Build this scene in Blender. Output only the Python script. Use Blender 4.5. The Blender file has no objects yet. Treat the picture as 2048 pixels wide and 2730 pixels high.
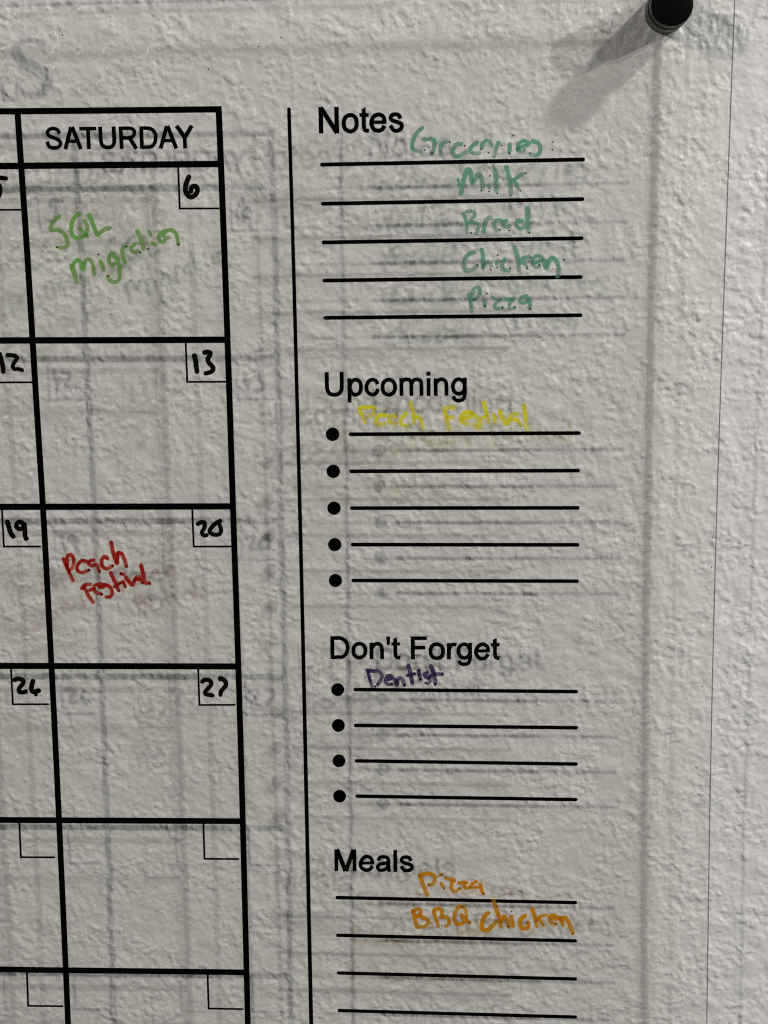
import bpy, math, random
import numpy as np
from mathutils import Matrix, Vector

random.seed(4)
S = bpy.context.scene
COL = S.collection

# ------------------------------------------------------------------ camera
# Metres. The wall is the plane Y = 0, X to the right, Z up; the board stands a
# centimetre in front of it, the phone camera 0.46 m further out.
H0, TILT = 0.0126, 0.0030          # front face of the board above the wall at Z = 0, and its lean
MM = 0.0001134                     # metres on the board per photograph pixel at the foot of the camera
FOC = 4104.0
DIST = FOC * MM
PW, PH = 2048.0, 2730.0
CAMR = np.array([[0.9974127, -0.0002225, -0.0718885], [0.0137873, 0.9820239, 0.1882525], [0.0705543, -0.1887566, 0.9794861]])
cam_pos = np.array([0.0, -(H0 + DIST), 0.0])
def w3(v): return np.array([v[0], v[2], -v[1]])
cr, cd, cf = w3(CAMR[:, 0]), w3(CAMR[:, 1]), w3(CAMR[:, 2])
cam_data = bpy.data.cameras.new('camera')
cam = bpy.data.objects.new('camera', cam_data)
COL.objects.link(cam)
m = Matrix.Identity(4)
for i in range(3):
    m[i][0], m[i][1], m[i][2], m[i][3] = cr[i], -cd[i], -cf[i], cam_pos[i]
cam.matrix_world = m
cam_data.sensor_fit = 'VERTICAL'
cam_data.sensor_height = 36.0
cam_data.lens = 36.0 * FOC / PH
cam_data.clip_start = 0.01
cam_data.clip_end = 50.0
S.camera = cam

# ------------------------------------------------------------------ world, lamps, exposure
world = bpy.data.worlds.new('World')
S.world = world
world.use_nodes = True
bg = world.node_tree.nodes['Background']
bg.inputs[0].default_value = (1.0, 0.97, 0.95, 1)
bg.inputs[1].default_value = 0.032
S.view_settings.view_transform = 'Standard'
S.view_settings.look = 'None'
S.view_settings.exposure = 0.0
S.view_settings.gamma = 1.0
S.cycles.use_denoising = False      # keep the fine grain, as the phone did
S.cycles.filter_width = 1.2

def lamp(name, right, down_to, dist, power, radius, color, anchor):
    """a bulb standing `dist` away in the direction (right, out of the wall 1, up)"""
    v = Vector((right, -1.0, down_to)).normalized() * dist
    d = bpy.data.lights.new(name, 'POINT')
    d.energy, d.shadow_soft_size, d.color = power, radius, color
    o = bpy.data.objects.new(name, d)
    o.location = Vector(anchor) + v
    COL.objects.link(o)

ANCHOR = (0.03, 0.0, 0.01)
lamp('lamp_high_right', 1.76, 1.78, 1.50, 62, 0.040, (1.0, 0.985, 0.955), ANCHOR)
lamp('lamp_right', 1.70, 0.79, 2.0, 54, 0.018, (1.0, 0.985, 0.965), ANCHOR)
lamp('lamp_left', -1.11, 0.53, 4.5, 245, 0.092, (1.0, 0.965, 0.905), ANCHOR)
lamp('lamp_centre', 0.95, 0.54, 4.0, 90, 0.046, (1.0, 0.985, 0.975), ANCHOR)

# ------------------------------------------------------------------ helpers
def board_y(z, d=0.0):                       # d: metres in front of the front face
    return -(H0 + TILT * z) - d

def at(px, py, d=0.0):
    """photograph pixel -> point on the board's front face (d in front of it)"""
    ray = cr * (px - PW / 2) + cd * (py - PH / 2) + cf * FOC
    # y = -(H0+d) - TILT*z  ->  cam_y + t*ry = -(H0+d) - TILT*t*rz
    t = (-(H0 + d) - cam_pos[1]) / (ray[1] + TILT * ray[2])
    return cam_pos + t * ray

def at_wall(px, py):
    ray = cr * (px - PW / 2) + cd * (py - PH / 2) + cf * FOC
    t = -cam_pos[1] / ray[1]
    return cam_pos + t * ray

def mesh_obj(name, verts, faces, mat, parent=None, smooth=False, attr=None):
    me = bpy.data.meshes.new(name)
    me.from_pydata([tuple(v) for v in verts], [], faces)
    me.update()
    if smooth:
        me.polygons.foreach_set('use_smooth', [True] * len(me.polygons))
    if attr is not None:
        a = me.color_attributes.new('ink', 'FLOAT_COLOR', 'POINT')
        a.data.foreach_set('color', [c for k in attr for c in (k, k, k, 1.0)])
    me.materials.append(mat)
    o = bpy.data.objects.new(name, me)
    COL.objects.link(o)
    if parent is not None:
        o.parent = parent
    return o

def empty(name, loc, label, cat):
    o = bpy.data.objects.new(name, None)
    o.empty_display_size = 0.01
    o.location = loc
    COL.objects.link(o)
    o['label'], o['category'] = label, cat
    return o

def catmull(pts, closed=False, step=2.0):
    P = [np.array(p, float) for p in pts]
    n = len(P)
    if n < 3 and not closed:
        k = max(2, int(np.linalg.norm(P[1] - P[0]) / step) + 1)
        return [P[0] + (P[1] - P[0]) * i / (k - 1) for i in range(k)]
    out = []
    for i in range(n if closed else n - 1):
        if closed:
            p0, p1, p2, p3 = P[i - 1], P[i], P[(i + 1) % n], P[(i + 2) % n]
        else:
            p1, p2 = P[i], P[i + 1]
            p0 = P[i - 1] if i else 2 * p1 - p2
            p3 = P[i + 2] if i + 2 < n else 2 * p2 - p1
        # centripetal
        t0 = 0; t1 = t0 + max(1e-6, np.linalg.norm(p1 - p0)) ** .5
        t2 = t1 + max(1e-6, np.linalg.norm(p2 - p1)) ** .5
        t3 = t2 + max(1e-6, np.linalg.norm(p3 - p2)) ** .5
        k = max(2, int(np.linalg.norm(p2 - p1) / step) + 1)
        for j in range(k):
            t = t1 + (t2 - t1) * j / k
            a1 = (t1 - t) / (t1 - t0) * p0 + (t - t0) / (t1 - t0) * p1
            a2 = (t2 - t) / (t2 - t1) * p1 + (t - t1) / (t2 - t1) * p2
            a3 = (t3 - t) / (t3 - t2) * p2 + (t - t2) / (t3 - t2) * p3
            b1 = (t2 - t) / (t2 - t0) * a1 + (t - t0) / (t2 - t0) * a2
            b2 = (t3 - t) / (t3 - t1) * a2 + (t - t1) / (t3 - t1) * a3
            out.append((t2 - t) / (t2 - t1) * b1 + (t - t1) / (t2 - t1) * b2)
    if not closed:
        out.append(P[-1])
    return out

FAT = 1.04                           # ink spreads a little
class Sheet:
    """flat strokes lying on the face of the board, drawn in photograph pixels"""
    def __init__(self, d):
        self.v, self.f, self.a, self.d, self.n = [], [], [], d, 0

    def poly(self, pts, dens=1.0, lift=0.0):
        b = len(self.v)
        for p in pts:
            self.v.append(at(p[0], p[1], self.d + lift)); self.a.append(dens)
        self.f.append(list(range(b, b + len(pts))))

    def disc(self, x, y, r, dens=1.0, lift=0.0, n=20, ry=None):
        self.poly([(x + r * math.cos(-2 * math.pi * i / n), y + (ry or r) * math.sin(-2 * math.pi * i / n)) for i in range(n)], dens, lift)

    def line(self, path, w, w2=None, dens=None, caps=(False, False), closed=False, lift=0.0, rise=0.0, cross=False):
        P = [np.array(p, float) for p in path]
        n = len(P)
        N = []
        for i in range(n):
            if closed: t = P[(i + 1) % n] - P[i - 1]
            else: t = P[min(i + 1, n - 1)] - P[max(i - 1, 0)]
            L = np.linalg.norm(t)
            t = t / L if L > 1e-9 else np.array([1.0, 0])
            N.append(np.array([-t[1], t[0]]))
        w2 = w if w2 is None else w2
        cols = (-1, -0.72, 0, 0.72, 1) if cross else (-1, 1)
        den = (0.50, 0.96, 1.0, 0.96, 0.50) if cross else (1, 1)
        b = len(self.v); c = len(cols)
        for i in range(n):
            s = i / max(1, n - 1)
            hw = 0.5 * (w + (w2 - w) * s) * FAT
            dn = 1.0 if dens is None else dens(s)
            for k, q in zip(cols, den):
                p = P[i] + N[i] * hw * k
                self.v.append(at(p[0], p[1], self.d + lift + rise * s)); self.a.append(dn * q)
        for i in range(n if closed else n - 1):
            j = (i + 1) % n
            for k in range(c - 1):
                self.f.append([b + i * c + k, b + i * c + k + 1, b + j * c + k + 1, b + j * c + k])
        for end, on in ((0, caps[0]), (n - 1, caps[1])):
            if not on: continue
            hw = 0.5 * (w if end == 0 else w2) * FAT
            t = np.array([N[end][1], -N[end][0]]) * (-1 if end == 0 else 1)
            dn = 1.0 if dens is None else dens(0 if end == 0 else 1)
            pts = [P[end] + N[end] * hw * math.cos(a) + t * hw * math.sin(a) for a in [math.pi * k / 8 for k in range(9)]]
            if end: pts = pts[::-1]
            b2 = len(self.v)
            for p in pts + [P[end]]:
                self.v.append(at(p[0], p[1], self.d + lift + (rise if end else 0))); self.a.append(dn * .95)
            for k in range(8):
                self.f.append([b2 + k, b2 + k + 1, b2 + 9])

    def build(self, name, mat, parent, label=None):
        # every face looks out of the wall
        V = np.array(self.v)
        out = []
        for f in self.f:
            p = V[f]
            nrm = np.zeros(3)
            for i in range(len(f)):
                nrm += np.cross(p[i] - p[0], p[(i + 1) % len(f)] - p[0])
            out.append(f if nrm[1] < 0 else f[::-1])
        o = mesh_obj(name, self.v, out, mat, parent, attr=self.a)
        if label: o['label'] = label
        return o

def principled(name, base, rough=0.5, spec=0.5, metal=0.0):
    mt = bpy.data.materials.new(name); mt.use_nodes = True
    p = mt.node_tree.nodes['Principled BSDF']
    p.inputs['Base Color'].default_value = (*base, 1)
    p.inputs['Roughness'].default_value = rough
    p.inputs['Specular IOR Level'].default_value = spec
    p.inputs['Metallic'].default_value = metal
    return mt, mt.node_tree, p

# ------------------------------------------------------------------ materials
def wall_material():
    mt, nt, p = principled('painted_wall', (0.74, 0.72, 0.67), 0.34, 0.5)
    N = nt.nodes; L = nt.links
    tc = N.new('ShaderNodeTexCoord')
    n1 = N.new('ShaderNodeTexNoise'); n1.inputs['Scale'].default_value = 26; n1.inputs['Detail'].default_value = 4
    L.new(tc.outputs['Object'], n1.inputs['Vector'])
    cr_ = N.new('ShaderNodeValToRGB')
    cr_.color_ramp.elements[0].position = .3; cr_.color_ramp.elements[0].color = (0.715, 0.708, 0.685, 1)
    cr_.color_ramp.elements[1].position = .7; cr_.color_ramp.elements[1].color = (0.765, 0.757, 0.733, 1)
    L.new(n1.outputs['Fac'], cr_.inputs['Fac']); L.new(cr_.outputs['Color'], p.inputs['Base Color'])
    n2 = N.new('ShaderNodeTexNoise'); n2.inputs['Scale'].default_value = 1500; n2.inputs['Detail'].default_value = 3
    L.new(tc.outputs['Object'], n2.inputs['Vector'])
    bp = N.new('ShaderNodeBump'); bp.inputs['Strength'].default_value = 0.25; bp.inputs['Distance'].default_value = 0.0001
    L.new(n2.outputs['Fac'], bp.inputs['Height']); L.new(bp.outputs['Normal'], p.inputs['Normal'])
    return mt

def acrylic_material():
    mt = bpy.data.materials.new('clear_acrylic'); mt.use_nodes = True
    nt = mt.node_tree; N = nt.nodes; L = nt.links
    N.remove(N['Principled BSDF'])
    tr = N.new('ShaderNodeBsdfTransparent'); tr.inputs['Color'].default_value = (0.988, 0.988, 0.980, 1)
    gl = N.new('ShaderNodeBsdfGlossy'); gl.inputs['Roughness'].default_value = 0.03
    fr = N.new('ShaderNodeFresnel'); 
    # the same mirror share on the way in and on the way out, as in a real plate of plastic
    ge = N.new('ShaderNodeNewGeometry')
    io = N.new('ShaderNodeMapRange'); io.inputs[3].default_value = 1.36; io.inputs[4].default_value = 1 / 1.36
    L.new(ge.outputs['Backfacing'], io.inputs[0]); L.new(io.outputs[0], fr.inputs['IOR'])
    mx = N.new('ShaderNodeMixShader')
    L.new(fr.outputs['Fac'], mx.inputs['Fac']); L.new(tr.outputs[0], mx.inputs[1]); L.new(gl.outputs[0], mx.inputs[2])
    L.new(mx.outputs[0], N['Material Output'].inputs['Surface'])
    return mt

def edge_material():
    mt = bpy.data.materials.new('darkened_acrylic_edge'); mt.use_nodes = True
    nt = mt.node_tree; N = nt.nodes; L = nt.links
    p = N['Principled BSDF']
    p.inputs['Base Color'].default_value = (0.035, 0.034, 0.028, 1); p.inputs['Roughness'].default_value = 0.35  # clear edge coloured dark, in place of the light it bends away
    tr = N.new('ShaderNodeBsdfTransparent'); tr.inputs['Color'].default_value = (0.8, 0.8, 0.76, 1)
    mx = N.new('ShaderNodeMixShader'); mx.inputs['Fac'].default_value = 0.78
    L.new(tr.outputs[0], mx.inputs[1]); L.new(p.outputs[0], mx.inputs[2])
    L.new(mx.outputs[0], N['Material Output'].inputs['Surface'])
    return mt

def ink_material(name, thin, thick, body, opacity):
    """dry-erase ink: a stained, slightly milky film; 'ink' says how much was laid down"""
    mt = bpy.data.materials.new(name); mt.use_nodes = True
    nt = mt.node_tree; N = nt.nodes; L = nt.links
    N.remove(N['Principled BSDF'])
    at_ = N.new('ShaderNodeAttribute'); at_.attribute_name = 'ink'
    tc = N.new('ShaderNodeTexCoord')
    nz = N.new('ShaderNodeTexNoise'); nz.inputs['Scale'].default_value = 700; nz.inputs['Detail'].default_value = 5
    L.new(tc.outputs['Object'], nz.inputs['Vector'])
    mr = N.new('ShaderNodeMapRange'); mr.inputs[1].default_value = .3; mr.inputs[2].default_value = .7
    mr.inputs[3].default_value = .45; mr.inputs[4].default_value = 1.30
    L.new(nz.outputs['Fac'], mr.inputs[0])
    mul = N.new('ShaderNodeMath'); mul.operation = 'MULTIPLY'; mul.use_clamp = True
    L.new(at_.outputs['Fac'], mul.inputs[0]); L.new(mr.outputs[0], mul.inputs[1])
    mc = N.new('ShaderNodeMix'); mc.data_type = 'RGBA'
    mc.inputs[6].default_value = (*thin, 1); mc.inputs[7].default_value = (*thick, 1)
    L.new(mul.outputs[0], mc.inputs[0])
    tr = N.new('ShaderNodeBsdfTransparent'); L.new(mc.outputs[2], tr.inputs['Color'])
    # where the pen was lifted a bead of ink dried dark
    bd = N.new('ShaderNodeMapRange'); bd.inputs[1].default_value = 1.8; bd.inputs[2].default_value = 2.4
    L.new(at_.outputs['Fac'], bd.inputs[0])
    bc = N.new('ShaderNodeMix'); bc.data_type = 'RGBA'
    bc.inputs[6].default_value = (*body, 1); bc.inputs[7].default_value = (*[c * 0.07 for c in body], 1)
    L.new(bd.outputs[0], bc.inputs[0])
    df = N.new('ShaderNodeBsdfDiffuse'); L.new(bc.outputs[2], df.inputs['Color'])
    op = N.new('ShaderNodeMath'); op.operation = 'MULTIPLY'; op.inputs[1].default_value = opacity
    L.new(mul.outputs[0], op.inputs[0])
    ob = N.new('ShaderNodeMath'); ob.operation = 'MAXIMUM'
    L.new(op.outputs[0], ob.inputs[0]); L.new(bd.outputs[0], ob.inputs[1])
    mx = N.new('ShaderNodeMixShader')
    L.new(ob.outputs[0], mx.inputs['Fac']); L.new(tr.outputs[0], mx.inputs[1]); L.new(df.outputs[0], mx.inputs[2])
    L.new(mx.outputs[0], N['Material Output'].inputs['Surface'])
    return mt

M_wall = wall_material()
M_clear = acrylic_material()
M_edge = edge_material()
M_print, _, _ = principled('black_print', (0.0015, 0.0015, 0.0015), 0.7, 0.0)
M_dust, _, _ = principled('dark_speck', (0.012, 0.011, 0.010), 0.8, 0.1)
M_cap, _, _ = principled('glossy_black_cap', (0.003, 0.003, 0.003), 0.22, 0.3)
M_rim, _, _ = principled('black_metal_rim', (0.09, 0.088, 0.085), 0.35, 0.5, 0.8)
M_barrel, _, _ = principled('dark_barrel', (0.038, 0.037, 0.032), 0.5, 0.4)
INK = {
    'black': ink_material('black_marker', (0.03, 0.028, 0.026), (0.0, 0.0, 0.0), (0.005, 0.0045, 0.004), 0.97),
    'green': ink_material('green_marker', (0.60, 0.68, 0.42), (0.12, 0.30, 0.08), (0.19, 0.42, 0.11), 0.80),
    'teal': ink_material('teal_marker', (0.60, 0.70, 0.64), (0.12, 0.28, 0.20), (0.15, 0.39, 0.265), 0.80),
    'red': ink_material('red_marker', (0.80, 0.22, 0.16), (0.34, 0.010, 0.007), (0.38, 0.012, 0.009), 0.75),
    'yellow': ink_material('yellow_marker', (0.94, 0.90, 0.42), (0.80, 0.68, 0.03), (0.74, 0.69, 0.03), 0.78),
    'purple': ink_material('purple_marker', (0.42, 0.34, 0.48), (0.06, 0.038, 0.13), (0.045, 0.030, 0.095), 0.7),
    'orange': ink_material('orange_marker', (0.85, 0.55, 0.14), (0.60, 0.20, 0.004), (0.68, 0.26, 0.010), 0.80),
}

# ------------------------------------------------------------------ the wall
def band(nz, nx, step, lam, seed, width=0.45):
    """noise whose bumps are about lam across"""
    r = np.random.default_rng(seed)
    f = np.fft.rfft2(r.standard_normal((nz, nx)))
    kz = np.fft.fftfreq(nz, step)[:, None]; kx = np.fft.rfftfreq(nx, step)[None, :]
    k = np.sqrt(kz ** 2 + kx ** 2) + 1e-9
    g = np.exp(-0.5 * (np.log(k * lam) / width) ** 2)
    h = np.fft.irfft2(f * g, s=(nz, nx))
    return h / h.std()

def smooth01(x, a, b):
    t = np.clip((x - a) / (b - a), 0, 1)
    return t * t * (3 - 2 * t)

def build_wall():
    step = 0.00033
    x0, x1, z0, z1 = -0.205, 0.115, -0.300, 0.100
    xs = np.arange(x0, x1, step); zs = np.arange(z0, z1, step)
    nx, nz = len(xs), len(zs)
    n_small = band(nz, nx, step, 0.0023, 1, .45)
    n_mid = band(nz, nx, step, 0.0048, 2, .55)
    n_wide = band(nz, nx, step, 0.014, 3, .5)
    calm = smooth01(band(nz, nx, step, 0.022, 6, .6), -1.0, 1.0)
    lump = 1.0 - np.sqrt(n_small ** 2 + 0.06)                 # round bumps with creases between them
    plate = smooth01(n_mid + 0.25 * n_small, -0.45, 0.45)     # trowelled flats with crisp lips
    plate2 = smooth01(band(nz, nx, step, 0.0095, 7, .5) + 0.25 * n_small + 0.3 * n_mid, 0.3, 0.85)
    blob = np.clip(band(nz, nx, step, 0.0028, 8, .4) - 1.2, 0, 2.0)      # drips of thick paint
    pit = np.clip(band(nz, nx, step, 0.0016, 4, .35) - 1.9, 0, 2)
    nub = np.clip(band(nz, nx, step, 0.0013, 9, .35) - 2.2, 0, 1.5)      # specks dried into the paint
    patch = 0.50 + 0.55 * smooth01(band(nz, nx, step, 0.032, 10, .6) + 0.3 * n_mid, -0.9, 0.9)
    h = patch * (0.000050 * lump * (0.15 + 0.85 * calm) + 0.000084 * plate * (1.15 - 0.6 * calm) + 0.000088 * plate2 + 0.000036 * n_mid
         + 0.000085 * blob - 0.000035 * pit + 0.000006 * band(nz, nx, step, 0.0010, 5, .3)) + 0.00008 * n_wide + 0.00008 * nub
    # let the relief die out towards the rim, then carry the wall on as plain sheet
    ex = np.minimum(np.arange(nx), np.arange(nx)[::-1]) / 40.0
    ez = np.minimum(np.arange(nz), np.arange(nz)[::-1]) / 40.0
    h = h * np.clip(ex, 0, 1)[None, :] * np.clip(ez, 0, 1)[:, None]
    xs = np.concatenate([[-1.6, -0.8], xs, [0.8, 1.6]]); zs = np.concatenate([[-1.6, -0.8], zs, [0.8, 1.6]])
    hh = np.zeros((len(zs), len(xs))); hh[2:-2, 2:-2] = h
    X, Z = np.meshgrid(xs, zs)
    co = np.stack([X, -hh, Z], -1).reshape(-1, 3)
    nz, nx = X.shape
    i = np.arange(nz * nx).reshape(nz, nx)
    q = np.stack([i[:-1, :-1], i[:-1, 1:], i[1:, 1:], i[1:, :-1]], -1).reshape(-1, 4)
    me = bpy.data.meshes.new('wall')
    me.vertices.add(len(co)); me.vertices.foreach_set('co', co.astype(np.float32).ravel())
    me.loops.add(q.size); me.loops.foreach_set('vertex_index', q.ravel().astype(np.int32))
    me.polygons.add(len(q)); me.polygons.foreach_set('loop_start', np.arange(0, q.size, 4, dtype=np.int32))
    me.polygons.foreach_set('use_smooth', np.ones(len(q), dtype=bool))
    me.update(calc_edges=True)
    me.materials.append(M_wall)
    o = bpy.data.objects.new('wall', me); COL.objects.link(o)
    o['kind'] = 'structure'
    o['label'] = 'white painted wall with rough orange peel texture behind the clear board'
build_wall()

# ------------------------------------------------------------------ the board
corner = at(1966, -112)
board = empty('calendar_board', (0, 0, 0),
              'clear acrylic dry erase calendar board with black printed grid and coloured marker notes', 'calendar board')

THICK = 0.003
def build_panel():
    right = catmull([(1966, -112), (1961, 0), (1935.4, 690), (1912.8, 1370), (1896.5, 2045), (1886.3, 2730), (1882, 3080)], step=60)
    R = [at(*p) for p in right]
    zt, zb = R[0][2], R[-1][2]
    xl = at(-1150, 1300)[0]
    r = 0.004                                   # rounded top corner
    out = []
    for k in range(7):
        a = math.pi / 2 * (1 - k / 6)
        out.append((R[0][0] - r + r * math.cos(a), zt - r + r * math.sin(a)))
    out += [(p[0], p[2]) for p in R if p[2] < zt - r - .001]
    rim = [(xl, zb)] + out[::-1] + [(xl, zt)]
    # rim runs: left bottom, up the right side, left top
    n = len(rim)
    def ring(d, inset):
        res = []
        for k, (x, z) in enumerate(rim):
            p, q = rim[k - 1], rim[(k + 1) % n]
            t = Vector((q[0] - p[0], q[1] - p[1])).normalized()      # rim runs anticlockwise seen from the room
            res.append((x - t.y * inset, board_y(z, -d) , z + t.x * inset))
        return res
    cham = 0.00036  # chamfer added to widen the painted dark line along the edge
    r0, r1, r2, r3 = ring(0, cham), ring(cham, 0), ring(0.0012, 0), ring(THICK, 0)
    V = r0 + r1 + r2 + r3
    def strip(i): return [[i * n + k, i * n + (k + 1) % n, (i + 1) * n + (k + 1) % n, (i + 1) * n + k] for k in range(n)]
    o = mesh_obj('panel', V, [list(range(n)), list(range(4 * n - 1, 3 * n - 1, -1))] + strip(2), M_clear, board)
    me = o.data
    if me.polygons[0].normal.y > 0: me.flip_normals()
    mesh_obj('edge', r0 + r1 + r2, strip(0) + strip(1), M_edge, o)
build_panel()

PRINT, INKD = 0.00004, 0.00010

def bar(name, path, w, caps=(False, False), label=None, w2=None, step=40):
    s = Sheet(PRINT)
    s.line(catmull(path, step=step), w, w2, caps=caps)
    return s.build(name, M_print, board, label)

# grid
bar('grid_line', [(-900, 305), (0, 297), (300, 294.5), (591.3, 291.2)], 16.5)
bar('grid_line', [(-900, 453), (0, 442.8), (300, 440), (592, 437)], 17)
bar('grid_line', [(-900, 912), (0, 907.8), (300, 907), (602, 905.7)], 16.8)
bar('grid_line', [(-900, 1353), (0, 1351.4), (300, 1350.8), (617, 1350)], 16.5)
bar('grid_line', [(-900, 1774), (0, 1775.4), (300, 1776), (630, 1776.8)], 16)
bar('grid_line', [(-900, 2178), (0, 2185.9), (300, 2187.6), (642, 2189.4)], 15.5)
bar('grid_line', [(-900, 2566), (0, 2584.3), (300, 2588), (654, 2592.3)], 15)
bar('grid_line', [(-900, 2940), (0, 2966), (300, 2972), (668, 2980)], 15)
bar('grid_line', [(47, 290), (47.5, 305.5), (73.1, 680), (94.5, 1030), (115.8, 1370), (134, 1710), (151, 2045), (181.8, 2730), (191, 2972)], 16.3, w2=15)
bar('grid_line', [(582.6, 284), (583.5, 300), (598.8, 680), (611, 1030), (622, 1370), (633.5, 1710), (643.6, 2045), (661, 2730), (667, 2984)], 16.3, w2=15)
bar('grid_line', [(-500, 300), (-455, 1030), (-400, 2045), (-330, 2972)], 16)
bar('divider_line', [(770.5, 291), (782.4, 690), (791.3, 1030), (800, 1370), (808, 1710), (815.2, 2045), (830, 2730), (835, 2960)], 9.5, caps=(True, True), w2=10.5)

# the little boxes for the day numbers
for xt, yt, xc, yc, xr, yr in [
        (475.2, 446, 479.5, 556, 585, 555.6), (495.3, 914, 499.5, 1018.2, 604, 1017.8), (512.8, 1358, 516.8, 1457.3, 617, 1457),
        (528.5, 1784, 532, 1879.5, 628, 1879.2), (542.4, 2196, 545.6, 2289.6, 638, 2290.3), (553.6, 2599, 556.8, 2688.8, 649, 2690.4),
        (-50, 448, -44, 560, 58, 559.2), (-17, 915, -12, 1019.6, 88, 1019.2), (5.5, 1359, 10.6, 1457.2, 110, 1457),
        (29.6, 1783, 34.6, 1877.7, 131, 1877.5), (51.6, 2193, 56, 2285.3, 147, 2285.6), (72, 2592, 75.4, 2681.6, 169, 2682.6)]:
    s = Sheet(PRINT)
    s.line([(xt, yt), (xc, yc + 2.4)], 5.2)
    s.line([(xc - 2.4, yc), (xr, yr)], 5.0)
    s.build('date_box', M_print, board)

# ruled lines and bullets
LN = [((853.7, 438.9), (1559.8, 425.3)), ((856, 543.2), (1558, 530.9)), ((858, 646.3), (1556, 635.2)), ((859.9, 747.9), (1553.6, 738.6)),
      ((862.3, 847.3), (1553, 840.5)), ((930.2, 1157.8), (1548.7, 1154.7)), ((931.4, 1256.5), (1546.8, 1254.7)), ((933.3, 1354.7), (1545.6, 1354)),
      ((935.1, 1452), (1545, 1452.6)), ((937, 1547.6), (1543.7, 1549.5)), ((942.5, 1838.4), (1541.3, 1843.9)), ((943.8, 1934), (1541.3, 1940.2)),
      ((945.6, 2028.5), (1540.6, 2037)), ((947.5, 2122.6), (1540, 2131.8)), ((894.4, 2393), (1538.8, 2406.5)), ((896.2, 2493.5), (1538.8, 2508.4)),
      ((898, 2594), (1538.8, 2610)), ((900, 2694), (1538.8, 2711.5)), ((902, 2792), (1538.8, 2811))]
for i, (a, b) in enumerate(LN):
    w = 10.6 - 1.6 * (a[1] - 430) / 2300
    bar('ruled_line', [(a[0] + w / 2, a[1]), (b[0] - w / 2, b[1])], w, caps=(True, True))
for x, y in [(887, 1157.8), (888.8, 1256.5), (890.7, 1354.7), (892.6, 1452), (894.4, 1547.6), (900.6, 1838.4), (902.4, 1934), (904, 2028.5), (905.6, 2122.6)]:
    s = Sheet(PRINT)
    s.disc(x, y, 18.2 - 1.0 * (y - 1158) / 965, n=32)
    s.build('bullet', M_print, board)

# ------------------------------------------------------------------ printed headings
def heading(name, chunks, label=None, close=False):
    s = Sheet(PRINT)
    for (x0, y0, wide), strokes in chunks:
        k = wide / 1659.0
        for st in strokes:
            kind, w, pts = st[0], st[1] * k, [(x0 + p[0] * k, y0 + p[1] * k) for p in st[2]]
            if kind == 'L': s.line(catmull(pts[:2], step=1e9) if len(pts) == 2 else pts, w)
            elif kind == 'S': s.line(catmull(pts, step=1.5), w)
            elif kind == 'C': s.line(catmull(pts, True, step=1.5), w, closed=True)
            elif kind == 'P': s.poly(pts)
    return s.build(name, M_print, board, label)

heading('weekday_heading', [
    ((110, 320, 220), [
        ('S', 75, [(365, 278), (335, 205), (245, 172), (160, 195), (125, 260), (170, 325), (270, 365), (360, 410), (390, 480), (345, 545), (260, 562), (165, 535), (118, 430)]),
        ('L', 80, [(487, 588), (600, 138)]),
        ('L', 80, [(800, 588), (622, 138)]),
        ('L', 72, [(530, 428), (720, 428)]),
        ('L', 75, [(765, 175), (1110, 172)]),
        ('L', 78, [(940, 200), (962, 588)]),
        ('S', 78, [(1183, 133), (1192, 260), (1200, 400), (1218, 485), (1270, 540), (1340, 552), (1415, 537), (1460, 480), (1468, 400), (1462, 260), (1455, 130)]),
    ]),
    ((310, 320, 220), [
        ('L', 78, [(88, 130), (112, 582)]),
        ('S', 75, [(80, 168), (180, 167), (280, 168), (345, 195), (367, 255), (340, 325), (270, 356), (180, 360), (100, 361)]),
        ('L', 80, [(272, 365), (408, 582)]),
        ('L', 78, [(502, 125), (520, 580)]),
        ('S', 75, [(500, 165), (580, 163), (660, 168), (740, 205), (785, 280), (795, 370), (770, 465), (720, 525), (650, 545), (580, 545), (520, 545)]),
        ('L', 80, [(893, 575), (1015, 120)]),
        ('L', 80, [(1210, 575), (1032, 118)]),
        ('L', 70, [(950, 412), (1140, 412)]),
        ('L', 85, [(1212, 115), (1388, 365)]),
        ('L', 85, [(1522, 110), (1372, 365)]),
        ('L', 78, [(1375, 330), (1388, 575)]),
    ]),
], 'printed black heading reading SATURDAY')
heading('section_heading', [
    ((830, 270, 260), [
        ('L', 75, [(160, 97), (168, 548)]),
        ('L', 80, [(160, 105), (440, 540)]),
        ('L', 75, [(428, 92), (438, 548)]),
        ('C', 72, [(663, 235), (745, 270), (772, 370), (748, 470), (663, 513), (580, 470), (552, 375), (580, 275)]),
        ('P', 0, [(856, 140), (925, 92), (926, 200), (856, 200)]),
        ('S', 72, [(892, 180), (893, 300), (896, 420), (915, 490), (985, 505)]),
        ('L', 65, [(818, 235), (978, 235)]),
        ('L', 62, [(1040, 358), (1280, 355)]),
        ('S', 72, [(1246, 358), (1235, 280), (1190, 235), (1135, 225), (1070, 255), (1028, 330), (1030, 410), (1070, 480), (1140, 500), (1205, 480), (1247, 412)]),
        ('S', 70, [(1520, 298), (1490, 240), (1430, 222), (1370, 240), (1350, 290), (1390, 330), (1470, 355), (1535, 390), (1535, 450), (1475, 500), (1400, 490), (1345, 410)]),
    ]),
], 'printed black heading reading Notes')
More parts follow.
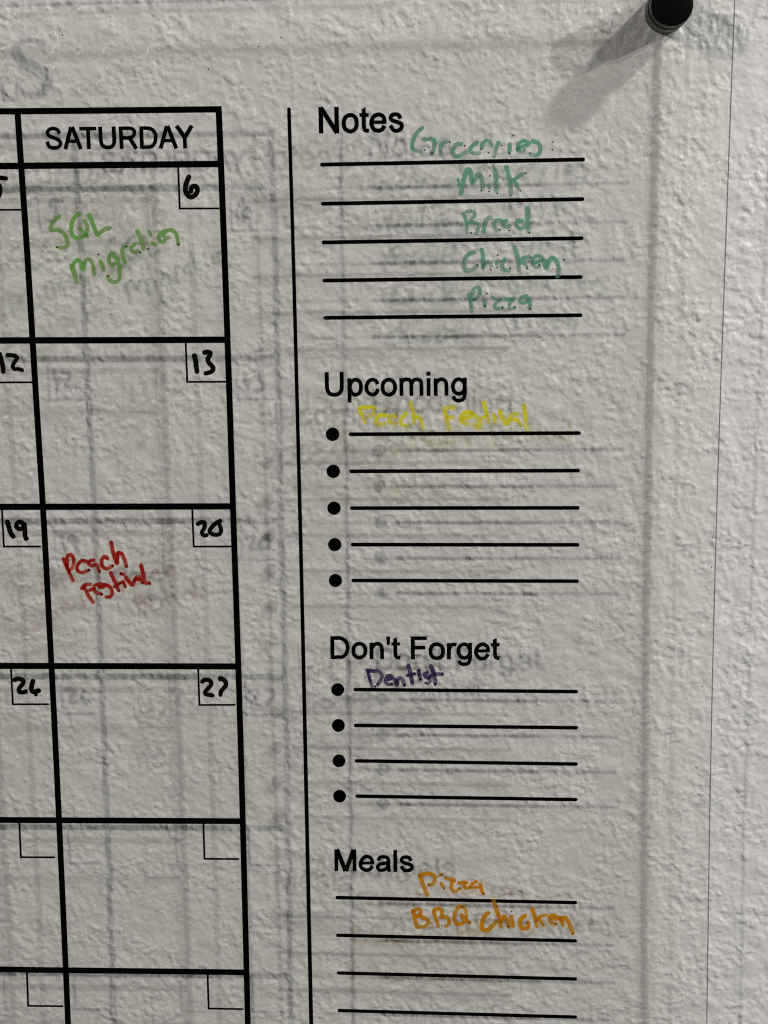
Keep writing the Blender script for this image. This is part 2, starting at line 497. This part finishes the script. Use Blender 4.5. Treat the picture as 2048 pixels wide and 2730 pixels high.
heading('section_heading', [
    ((850, 970, 220), [
        ('S', 82, [(160, 165), (162, 280), (164, 400), (175, 520), (225, 600), (310, 622), (405, 600), (455, 530), (463, 400), (462, 280), (460, 160)]),
        ('L', 78, [(613, 290), (622, 780)]),
        ('C', 78, [(740, 318), (820, 360), (850, 470), (820, 580), (735, 622), (660, 580), (625, 470), (660, 360)]),
        ('S', 78, [(1185, 412), (1150, 340), (1080, 318), (1005, 350), (962, 440), (970, 540), (1020, 600), (1085, 620), (1155, 590), (1193, 500)]),
        ('C', 80, [(1408, 318), (1500, 360), (1535, 470), (1500, 580), (1408, 622), (1315, 580), (1283, 470), (1315, 360)]),
    ]),
    ((1050, 970, 220), [
        ('L', 78, [(150, 285), (157, 645)]),
        ('S', 78, [(155, 380), (200, 325), (270, 313), (335, 340), (352, 420), (354, 530), (355, 645)]),
        ('S', 78, [(358, 390), (400, 330), (470, 313), (540, 345), (555, 430), (557, 530), (558, 645)]),
        ('L', 78, [(700, 285), (700, 645)]),
        ('L', 82, [(697, 155), (697, 240)]),
        ('L', 78, [(840, 290), (845, 645)]),
        ('S', 78, [(850, 390), (900, 330), (970, 310), (1035, 345), (1058, 430), (1060, 530), (1062, 640)]),
        ('C', 78, [(1305, 308), (1390, 350), (1428, 450), (1395, 560), (1305, 602), (1220, 560), (1188, 455), (1225, 350)]),
        ('S', 76, [(1430, 275), (1430, 400), (1430, 600), (1400, 705), (1310, 740), (1230, 715), (1195, 650)]),
    ]),
], 'printed black heading reading Upcoming')
heading('section_heading', [
    ((865, 1680, 250), [
        ('L', 70, [(138, 105), (143, 510)]),
        ('S', 68, [(130, 140), (210, 140), (290, 142), (370, 190), (408, 270), (408, 350), (375, 430), (310, 475), (220, 477), (140, 478)]),
        ('C', 68, [(620, 238), (700, 275), (728, 360), (700, 450), (620, 487), (540, 450), (512, 360), (540, 275)]),
        ('L', 68, [(832, 220), (835, 515)]),
        ('S', 68, [(845, 310), (890, 255), (950, 240), (1000, 270), (1020, 350), (1021, 430), (1022, 515)]),
        ('P', 0, [(1090, 110), (1168, 110), (1155, 266), (1107, 266)]),
        ('P', 0, [(1218, 150), (1287, 118), (1288, 200), (1219, 200)]),
        ('S', 68, [(1253, 180), (1255, 300), (1257, 410), (1275, 475), (1345, 487)]),
        ('L', 55, [(1185, 245), (1338, 245)]),
    ]),
    ((1085, 1680, 260), [
        ('L', 70, [(100, 105), (102, 497)]),
        ('L', 62, [(65, 138), (342, 138)]),
        ('L', 62, [(100, 298), (315, 298)]),
        ('C', 66, [(508, 238), (590, 275), (615, 360), (590, 445), (508, 478), (425, 445), (402, 360), (425, 275)]),
        ('L', 68, [(713, 220), (716, 500)]),
        ('S', 62, [(720, 320), (755, 258), (800, 243), (846, 250)]),
        ('C', 64, [(975, 240), (1045, 275), (1075, 360), (1045, 440), (970, 473), (905, 435), (877, 350), (905, 270)]),
        ('S', 64, [(1075, 215), (1075, 350), (1075, 480), (1045, 560), (970, 580), (905, 560), (885, 515)]),
        ('L', 55, [(1190, 355), (1412, 352)]),
        ('S', 66, [(1384, 355), (1370, 290), (1330, 250), (1275, 240), (1215, 275), (1178, 350), (1185, 420), (1225, 470), (1290, 485), (1345, 460), (1384, 405)]),
        ('P', 0, [(1462, 162), (1530, 128), (1531, 200), (1463, 200)]),
        ('S', 66, [(1496, 185), (1498, 300), (1500, 405), (1517, 465), (1580, 480)]),
        ('L', 56, [(1430, 248), (1578, 248)]),
    ]),
], "printed black heading reading Don't Forget")
heading('section_heading', [
    ((875, 2250, 240), [
        ('L', 70, [(150, 95), (153, 503)]),
        ('L', 70, [(482, 100), (488, 505)]),
        ('L', 78, [(165, 95), (320, 503)]),
        ('L', 78, [(468, 100), (326, 503)]),
        ('L', 55, [(610, 352), (847, 352)]),
        ('S', 68, [(816, 355), (800, 280), (755, 240), (700, 232), (640, 270), (600, 345), (605, 420), (650, 465), (715, 485), (775, 460), (817, 402)]),
        ('S', 66, [(918, 310), (955, 250), (1020, 238), (1085, 250), (1112, 300), (1113, 420), (1130, 515)]),
        ('S', 64, [(1110, 345), (1030, 360), (950, 375), (912, 420), (935, 475), (990, 485), (1060, 465), (1105, 400)]),
        ('L', 70, [(1235, 110), (1240, 518)]),
        ('S', 68, [(1522, 318), (1500, 260), (1435, 242), (1370, 260), (1352, 305), (1400, 345), (1480, 370), (1540, 405), (1535, 460), (1475, 490), (1400, 480), (1345, 405)]),
    ]),
], 'printed black heading reading Meals')
# the last letter of the title, just outside the frame; only its shadow reaches into the picture
s = Sheet(PRINT)
k = 200 / 1659.0
P = [(-152 + 1.0 * x * k, -14 + y * k) for x, y in [(930, 560), (760, 430), (560, 400), (380, 480), (330, 650), (420, 850), (640, 1000), (880, 1120), (1040, 1300), (1010, 1500), (820, 1640), (600, 1650), (430, 1540), (330, 1380)]]
C_ = catmull(P, step=2)
n = len(C_)
for i in range(n - 1):
    wa = 14 + 20 * math.sin(math.pi * i / (n - 1)) ** 2; wb = 14 + 20 * math.sin(math.pi * (i + 1) / (n - 1)) ** 2
    s.line([C_[i], C_[i + 1]], wa, wb)
s.line([(-152 + 935 * k, -8 + 380 * k), (-152 + 950 * k, -8 + 640 * k)], 4)
s.line([(-152 + 320 * k, -8 + 1300 * k), (-152 + 335 * k, -8 + 1680 * k)], 4)
s.build('title_letter', M_print, board, 'printed black serif title letter S')
s = Sheet(PRINT)
s.line([(-178, 110), (-138, 196)], 16)
s.line([(-232, 36), (-232, 200)], 16)
s.line([(-255, 200), (-208, 200)], 4); s.line([(-152, 199), (-112, 199)], 5)
s.line(catmull([(-232, 37), (-185, 40), (-166, 75), (-185, 112), (-232, 116)], step=2), 9)
s.build('title_letter', M_print, board)


# ------------------------------------------------------------------ handwriting
def fade(f):
    return lambda s: 1.0 - (1 - f) * smooth_s(s)
def smooth_s(s):
    t = min(1, max(0, (s - .45) / .55)); return t * t * (3 - 2 * t)

def ink(name, colour, chunks, label, end=0.42, base=0.98):
    s = Sheet(INKD)
    lift = 0.0
    rnd = random.Random(hash(label) % 1000 if False else len(label) * 7)
    for (x0, y0, wide), strokes, dots in chunks:
        k = wide / 1659.0
        for w, pts in strokes:
            q = [(x0 + p[0] * k, y0 + p[1] * k) for p in pts]
            b = base * rnd.uniform(.72, 1.08) if colour != 'black' else base
            e = end * rnd.uniform(.8, 1.2)
            ph = rnd.uniform(0, 6)
            s.line(catmull(q, step=1.6), w * k * 1.08, w * k * 1.08 * rnd.uniform(.9, 1.0),
                   dens=lambda t, b=b, e=e, ph=ph: b * (1 - (1 - e) * smooth_s(t)) * (1 + (.04 if colour == 'black' else .20) * math.sin(7 * t + ph)),
                   caps=(True, True), lift=lift, rise=0.00001, cross=True)
            lift += 0.000012
        for dx, dy, r in dots:
            s.disc(x0 + dx * k, y0 + dy * k, r, dens=3.0, lift=lift + .00002, n=12)
    o = s.build(name, INK[colour], board, label)
    return o

ink('handwritten_word', 'green', [
    ((110, 560, 200), [(85, [(400, 140), (300, 220), (225, 340), (205, 430), (260, 440), (380, 440), (480, 500), (550, 600), (585, 730), (560, 800), (490, 830), (410, 830)]), (90, [(850, 85), (760, 140), (690, 250), (665, 400), (680, 540), (740, 600), (850, 610), (960, 570), (1015, 480), (1010, 350), (960, 240)]), (90, [(850, 420), (930, 490), (1020, 580)]), (92, [(1060, 110), (1120, 240), (1190, 420), (1250, 545), (1330, 480), (1420, 420), (1510, 400)])], [(345, 820, 3)]),
], 'light green handwriting reading SQL')
ink('handwritten_word', 'green', [
    ((180, 590, 200), [(100, [(95, 990), (140, 1120), (195, 1350)]), (85, [(110, 1000), (170, 890), (240, 860), (300, 920), (330, 1050), (350, 1050), (370, 950), (420, 850), (480, 840), (540, 920), (580, 1040), (600, 1160)]), (85, [(735, 890), (770, 980), (800, 1080)]), (85, [(1020, 720), (950, 740), (915, 830), (930, 920), (1000, 960), (1080, 930)]), (85, [(960, 720), (1050, 790), (1120, 880), (1150, 1000), (1155, 1150), (1150, 1260), (1100, 1330), (1000, 1340), (920, 1290), (890, 1220)]), (85, [(1240, 540), (1215, 660), (1230, 780), (1280, 910)]), (75, [(1500, 500), (1420, 570), (1410, 650), (1470, 690), (1560, 650)])], [(690, 735, 2.8), (1300, 555, 2.8), (900, 1215, 2.8)]),
    ((320, 590, 180), [(105, [(425, 250), (490, 380), (540, 500), (590, 680)]), (85, [(720, 260), (760, 350)]), (85, [(800, 540), (880, 580)]), (90, [(1100, 240), (990, 290), (950, 400), (1000, 490), (1080, 500), (1130, 420), (1200, 400)]), (95, [(1060, 350), (1120, 260), (1250, 215), (1350, 270), (1410, 400), (1430, 560)])], [(1440, 570, 2.8), (690, 680, 2.8), (500, 765, 2.8)]),
], 'light green handwriting reading Migration')
ink('handwritten_note', 'red', [
    ((160, 1430, 250), [(62, [(60, 400), (130, 560), (230, 780)]), (65, [(130, 560), (130, 450), (130, 360), (185, 325), (235, 380), (240, 480), (215, 560), (175, 600)]), (62, [(500, 460), (400, 430), (330, 480), (300, 560), (330, 620), (400, 640), (510, 600)]), (62, [(600, 420), (530, 440), (510, 490), (570, 520), (640, 490), (670, 540), (700, 620)]), (68, [(840, 390), (790, 360), (745, 410), (740, 500), (780, 560), (840, 570), (930, 520)]), (68, [(905, 110), (930, 230), (970, 380), (1010, 480), (1015, 380), (1030, 290), (1080, 300), (1130, 380), (1160, 470), (1175, 530)]), (65, [(390, 920), (440, 860), (540, 850)]), (65, [(440, 910), (500, 1040), (590, 1170)]), (60, [(530, 950), (600, 930)]), (60, [(700, 900), (780, 890), (760, 850), (680, 845), (610, 880), (610, 950), (650, 1000), (735, 1020)]), (62, [(790, 850), (880, 890), (920, 970), (900, 1060), (820, 1075)]), (68, [(900, 650), (960, 780), (1040, 960)]), (60, [(970, 890), (1070, 820)]), (62, [(1115, 800), (1155, 890)]), (55, [(1080, 660), (1130, 680)]), (65, [(1170, 730), (1230, 810), (1290, 860), (1310, 800)]), (60, [(1310, 790), (1345, 730), (1410, 715)]), (60, [(1340, 760), (1430, 770), (1460, 820)]), (68, [(1435, 510), (1470, 660), (1510, 820), (1580, 830)])], [(935, 525, 2.7), (1180, 525, 2.7), (735, 1018, 2.7), (1065, 825, 2.7), (1047, 965, 2.7), (1157, 890, 2.7), (1458, 822, 2.7), (1578, 830, 2.7), (700, 610, 2.7), (515, 592, 2.7), (1078, 665, 2.7)]),
], 'red handwriting reading Peach Festival')
ink('handwritten_word', 'teal', [
    ((1080, 330, 200), [(85, [(380, 85), (280, 180), (200, 310), (160, 440), (160, 540), (240, 600), (340, 610)]), (75, [(400, 335), (500, 340), (580, 320)]), (90, [(640, 350), (660, 420), (640, 540), (600, 660)]), (85, [(900, 400), (830, 430), (790, 520), (770, 690)]), (95, [(1240, 450), (1140, 460), (1070, 550), (1060, 660), (1120, 720), (1230, 700), (1340, 620)]), (85, [(1590, 410), (1480, 500), (1430, 570), (1480, 640), (1570, 660), (1640, 650)])], [(438, 580, 2.6), (600, 650, 2.6), (990, 403, 2.6), (1322, 485, 2.6)]),
    ((1260, 340, 240), [(70, [(170, 370), (200, 280), (250, 240), (310, 260), (350, 330)]), (72, [(480, 280), (440, 370), (405, 530)]), (72, [(685, 310), (680, 480)]), (70, [(830, 400), (900, 360), (1040, 300), (960, 250), (870, 280), (830, 370), (860, 440), (940, 440)]), (75, [(1110, 250), (1200, 280), (1250, 370), (1230, 470), (1170, 515), (1070, 490)])], [(748, 145, 2.4), (533, 330, 2.4), (292, 462, 2.4), (680, 475, 2.4), (957, 405, 2.4), (1060, 472, 2.4), (1480, 268, 2.4), (1472, 408, 2.4), (157, 405, 2.4)]),
], 'teal handwriting reading Groceries')
ink('handwritten_word', 'teal', [
    ((1200, 430, 220), [(60, [(160, 370), (190, 500)]), (88, [(220, 650), (250, 480), (300, 280), (350, 170), (400, 180), (420, 300), (450, 430), (500, 360), (560, 270), (610, 290), (650, 420), (650, 540)]), (65, [(785, 480), (790, 540)]), (88, [(905, 170), (920, 350), (930, 590)]), (88, [(1135, 120), (1180, 300), (1210, 430), (1220, 640)]), (75, [(1240, 410), (1340, 330), (1470, 250)]), (75, [(1320, 440), (1370, 560)])], [(800, 292, 2.5), (630, 590, 2.5), (785, 608, 2.5), (952, 645, 2.5), (1218, 682, 2.5), (1413, 592, 2.5), (1527, 238, 2.5)]),
], 'teal handwriting reading Milk')
ink('handwritten_word', 'teal', [
    ((1220, 540, 220), [(70, [(120, 220), (160, 330), (185, 450), (185, 600)]), (70, [(190, 185), (300, 180), (350, 230), (320, 300), (270, 360)]), (75, [(250, 390), (370, 410), (430, 450), (410, 540), (370, 620)]), (85, [(520, 580), (545, 460), (580, 350), (640, 300), (680, 320)]), (75, [(870, 360), (780, 360), (730, 430), (760, 520), (810, 560)]), (75, [(980, 370), (920, 400), (920, 470), (990, 490), (1060, 460)]), (80, [(1290, 370), (1200, 380), (1190, 460), (1250, 520), (1340, 500)]), (105, [(1410, 120), (1410, 350), (1425, 580)])], [(270, 608, 2.6), (853, 548, 2.6), (1040, 560, 2.6), (1447, 605, 2.6)]),
], 'teal handwriting reading Bread')
ink('handwritten_word', 'teal', [
    ((1220, 650, 160), [(115, [(450, 240), (330, 270), (230, 380), (180, 520), (180, 650), (240, 740), (340, 740), (450, 680), (540, 610)]), (110, [(660, 170), (700, 300), (700, 500), (700, 680), (740, 580), (820, 520), (900, 520), (930, 610)]), (90, [(1080, 500), (1080, 590)]), (105, [(1310, 430), (1240, 530), (1240, 640), (1300, 720), (1420, 740)])], [(1110, 310, 2.6), (550, 590, 2.6), (920, 710, 2.6), (1095, 660, 2.6), (1460, 680, 2.6)]),
    ((1360, 650, 160), [(115, [(130, 110), (180, 260), (215, 420), (240, 720)]), (100, [(260, 560), (330, 430), (420, 380), (520, 360)]), (90, [(380, 520), (460, 630)]), (100, [(620, 520), (760, 500), (880, 420), (820, 340), (700, 350), (620, 440), (640, 590), (720, 650), (820, 610)]), (120, [(940, 480), (960, 600), (1010, 660), (1060, 520), (1110, 420), (1200, 400), (1280, 470), (1330, 600), (1350, 750), (1310, 900)])], [(570, 380, 2.6), (815, 585, 2.6), (470, 680, 2.6), (1490, 440, 2.6)]),
], 'teal handwriting reading Chicken')
ink('handwritten_word', 'teal', [
    ((1230, 750, 210), [(85, [(160, 290), (200, 450), (215, 630)]), (80, [(210, 420), (230, 250), (290, 140), (360, 130), (400, 200), (370, 300), (300, 370)]), (75, [(480, 420), (490, 530)]), (60, [(650, 330), (760, 390), (830, 380)]), (70, [(830, 390), (740, 450), (700, 540), (730, 580), (860, 560)]), (75, [(950, 390), (1120, 370), (1040, 430), (1010, 530), (1030, 580), (1120, 560)]), (70, [(1380, 310), (1280, 330), (1230, 420), (1280, 460), (1380, 430), (1420, 380)]), (85, [(1430, 370), (1450, 450), (1440, 570)])], [(540, 257, 2.6), (268, 385, 2.6), (505, 515, 2.6), (867, 553, 2.6), (1132, 540, 2.6), (1448, 583, 2.6)]),
], 'teal handwriting reading Pizza')
ink('handwritten_note', 'yellow', [
    ((950, 1070, 230), [(70, [(60, 150), (110, 260), (165, 410)]), (70, [(80, 120), (220, 115), (340, 120), (350, 190), (310, 270), (220, 300)]), (75, [(570, 270), (470, 260), (400, 320), (390, 420), (460, 450), (560, 430)]), (75, [(740, 290), (660, 280), (630, 340), (650, 400), (750, 430)]), (75, [(960, 230), (890, 300), (850, 390), (880, 450), (980, 470)]), (75, [(1045, 40), (1080, 180), (1100, 300), (1110, 420)]), (75, [(1120, 340), (1170, 290), (1230, 340), (1290, 510)])], []),
    ((1170, 1070, 250), [(75, [(270, 110), (170, 110), (100, 150), (130, 260), (180, 480)]), (65, [(130, 280), (270, 280)]), (80, [(400, 310), (560, 270), (580, 210), (480, 200), (400, 260), (400, 350), (500, 400)]), (85, [(600, 220), (690, 300), (730, 390), (700, 460), (620, 420)]), (75, [(795, 30), (830, 160), (880, 370)]), (60, [(770, 290), (850, 250)]), (75, [(980, 250), (1000, 370)]), (75, [(1085, 180), (1130, 310), (1200, 400), (1250, 310), (1300, 230), (1390, 230)]), (70, [(1280, 330), (1380, 330), (1450, 420)]), (80, [(1505, 80), (1530, 250), (1560, 500)])], []),
], 'yellow handwriting reading Peach Festival')
ink('handwritten_word', 'purple', [
    ((970, 1775, 220), [(68, [(80, 90), (120, 260), (170, 430)]), (72, [(80, 95), (200, 105), (310, 120), (365, 190), (340, 290), (280, 380)]), (68, [(500, 275), (570, 240), (540, 200), (470, 210), (440, 290), (470, 370), (570, 370)]), (75, [(625, 280), (665, 390), (680, 290), (720, 240), (780, 280), (820, 390)]), (82, [(900, 5), (940, 150), (975, 350)]), (65, [(880, 195), (1025, 160)]), (75, [(1100, 100), (1140, 270)]), (72, [(1280, 130), (1220, 180), (1250, 230), (1320, 250), (1330, 310), (1290, 360)]), (85, [(1350, 10), (1400, 130), (1440, 360)]), (75, [(1300, 240), (1400, 180), (1580, 165)])], [(228, 415, 3.1), (285, 365, 3.1), (563, 362, 3.1), (815, 388, 3.1), (1027, 160, 3.1), (1123, 90, 3.1), (1137, 272, 3.1), (978, 340, 3.1), (1243, 345, 3.1), (1437, 366, 3.1), (1580, 165, 3.1)]),
], 'purple handwriting reading Dentist')
ink('handwritten_word', 'orange', [
    ((1100, 2310, 210), [(85, [(150, 190), (220, 380), (310, 600)]), (80, [(160, 200), (230, 160), (340, 150), (450, 190), (470, 270), (430, 370), (350, 390)]), (65, [(600, 360), (660, 460)]), (60, [(570, 190), (610, 170)]), (75, [(700, 240), (800, 280), (880, 290), (820, 370), (820, 460), (880, 520), (1000, 470)]), (70, [(980, 350), (1140, 340), (1090, 400), (1130, 450), (1200, 450)]), (65, [(1340, 320), (1260, 370), (1210, 430), (1300, 440), (1420, 430)]), (80, [(1430, 390), (1450, 490), (1490, 570)])], [(612, 175, 2.4), (660, 455, 2.4), (1490, 565, 2.4), (990, 455, 2.4), (345, 385, 2.4)]),
], 'orange handwriting reading Pizza')
ink('handwritten_note', 'orange', [
    ((1080, 2400, 230), [(75, [(150, 210), (190, 350), (235, 520)]), (70, [(160, 220), (220, 170), (290, 190), (290, 270), (230, 300), (340, 330), (430, 380), (450, 420), (380, 500), (300, 510)]), (70, [(550, 220), (590, 340), (640, 500)]), (70, [(570, 190), (640, 160), (700, 190), (710, 280), (690, 330), (800, 330), (850, 390), (840, 460), (780, 500)]), (72, [(1050, 110), (980, 200), (950, 330), (970, 440), (1050, 460), (1150, 400), (1180, 280), (1150, 160), (1100, 130)]), (72, [(1090, 290), (1150, 370), (1240, 430)])], [(1105, 125, 2.4), (1240, 430, 2.4), (712, 492, 2.4)]),
    ((1260, 2390, 290), [(62, [(240, 250), (180, 310), (140, 430), (160, 510), (230, 510), (300, 450), (360, 390)]), (62, [(320, 70), (370, 220), (410, 330), (430, 450)]), (60, [(430, 390), (470, 310), (520, 350), (550, 460)]), (58, [(590, 310), (615, 450)]), (62, [(800, 295), (740, 340), (720, 420), (760, 480), (840, 480), (850, 400)]), (58, [(910, 190), (940, 290), (980, 450)]), (50, [(960, 380), (1020, 310), (1130, 280)]), (50, [(1010, 340), (1080, 440)]), (55, [(1180, 330), (1290, 340), (1250, 290), (1180, 310), (1190, 390), (1270, 420)]), (55, [(1330, 320), (1380, 440)]), (62, [(1350, 350), (1400, 320), (1450, 370), (1530, 560)])], [(595, 230, 2.4), (1528, 562, 2.4), (1270, 420, 2.4), (830, 400, 2.4), (552, 462, 2.4)]),
], 'orange handwriting reading BBQ chicken')
ink('day_number', 'black', [
    ((470, 450, 120), [(170, [(470, 300), (400, 460), (345, 650), (350, 850), (430, 980), (540, 1040), (680, 980), (770, 850), (780, 730), (700, 640), (600, 660), (550, 740), (540, 830)])], []),
], 'black marker number 6', end=0.92, base=1.15)
ink('day_number', 'black', [
    ((0, 440, 97.47), [(190, [(-250, 560), (0, 575), (270, 610)]), (170, [(-260, 620), (-280, 860), (-120, 850), (0, 950), (25, 1150), (-30, 1400), (-150, 1560), (-300, 1560)])], []),
], 'black marker number 5', end=0.92, base=1.15)
ink('day_number', 'black', [
    ((490, 910, 120), [(175, [(395, 530), (440, 750), (490, 1110)]), (170, [(770, 410), (870, 395), (980, 430), (950, 540), (890, 650), (930, 790), (1040, 900), (1090, 1000), (1030, 1110), (900, 1160), (810, 1180)])], []),
], 'black marker number 13', end=0.92, base=1.15)
ink('day_number', 'black', [
    ((0, 920, 100), [(210, [(-20, 400), (50, 650), (120, 900), (150, 1170)]), (180, [(340, 440), (520, 450), (700, 490), (760, 570), (690, 700), (590, 850), (570, 980), (650, 1060), (800, 1060), (980, 1110)])], []),
], 'black marker number 12', end=0.92, base=1.15)
ink('day_number', 'black', [
    ((0, 1360, 120), [(175, [(275, 440), (330, 620), (400, 840), (490, 970)]), (165, [(860, 520), (790, 450), (700, 440), (620, 500), (610, 610), (680, 680), (790, 690), (870, 620), (900, 520)]), (170, [(900, 520), (920, 750), (930, 950), (960, 1050)])], [(1000, 1050, 5)]),
], 'black marker number 19', end=0.92, base=1.15)
ink('day_number', 'black', [
    ((505, 1360, 120), [(150, [(310, 510), (430, 450), (530, 440), (570, 520), (550, 660), (480, 780), (470, 860), (530, 930), (640, 920)]), (155, [(1130, 400), (960, 500), (820, 640), (750, 780), (820, 870), (980, 910), (1110, 880), (1170, 760), (1150, 640), (1090, 510), (1040, 470)])], []),
], 'black marker number 20', end=0.92, base=1.15)
ink('day_number', 'black', [
    ((20, 1780, 120), [(160, [(270, 450), (370, 410), (500, 430), (590, 490), (580, 570), (480, 700), (420, 810), (450, 890), (560, 910), (680, 880)]), (170, [(940, 500), (900, 660), (890, 820), (950, 890), (1060, 870), (1140, 840), (1160, 850)])], [(1050, 990, 5.5), (1150, 860, 6.2)]),
], 'black marker number 26', end=0.92, base=1.15)
ink('day_number', 'black', [
    ((520, 1780, 120), [(155, [(270, 510), (370, 450), (500, 460), (600, 540), (580, 650), (470, 780), (370, 910), (400, 980), (520, 1000), (640, 1020)]), (165, [(930, 420), (930, 390), (1040, 440), (1130, 530), (1140, 640), (1050, 770), (960, 880), (940, 1000)])], []),
], 'black marker number 27', end=0.92, base=1.15)


# dust specks and one stray hair caught on the face of the board
s = Sheet(INKD)
for x, y, r in [(167, 93, 2.2), (750, 100, 2.6), (690, 124, 2.2), (556, 184, 2.4), (653, 267, 1.6), (632, 440, 2.4), (349, 325, 1.8), (297, 838, 2.0),
                (296, 998, 1.8), (170, 1157, 1.4), (1899, 1433, 2.2), (1897, 1512, 1.8), (1873, 1830, 2.0), (1425, 333, 1.5), (1913, 428, 1.5),
                (1450, 965, 1.3), (1320, 2680, 1.3), (1512, 2421, 1.5), (1140, 1460, 1.2), (735, 1700, 1.3), (455, 1300, 1.3)]:
    s.disc(x, y, r * .8, n=8, ry=r)
s.line(catmull([(1632, 55), (1633, 63), (1630, 73), (1625, 82)], step=2), 1.5)
d = s.build('dust', M_dust, board)
d['kind'] = 'stuff'

# ------------------------------------------------------------------ the stand-off that carries the board
cx, _, cz = at(1792, 12, 0.0036)
standoff = empty('standoff', (cx, board_y(cz), cz), 'round black stand-off screw cap holding the upper right corner of the clear board', 'stand-off')
def lathe(name, prof, mat, n=64, parent=standoff):
    """prof: (radius, metres in front of the board's front face), front to back"""
    v, f = [], []
    for r, d in prof:
        for k in range(n):
            a = 2 * math.pi * k / n
            v.append((r * math.cos(a), -d, r * math.sin(a)))
    for i in range(len(prof) - 1):
        for k in range(n):
            j = (k + 1) % n
            f.append([i * n + k, (i + 1) * n + k, (i + 1) * n + j, i * n + j])
    f.append(list(range(n)))
    f.append(list(range(len(prof) * n - 1, (len(prof) - 1) * n - 1, -1)))
    o = mesh_obj(name, v, f, mat, parent)
    bmod = o.data
    for p in o.data.polygons: p.use_smooth = len(p.vertices) == 4
    o.data.set_sharp_from_angle(angle=math.radians(35))
    return o
hb = H0 + TILT * cz
RC = 0.00604
lathe('cap', [(RC - .0003, .0037), (RC - .0001, .00362), (RC, .0034), (RC, .0022)], M_cap)
lathe('rim', [(RC + .00008, .0022), (RC + .00014, .0020), (RC + .00014, .0016)], M_rim)
lathe('cap_base', [(RC, .0016), (RC, .0002)], M_cap)
lathe('barrel', [(RC + .0002, -THICK - .0001), (RC + .0002, -hb + .0001)], M_barrel)
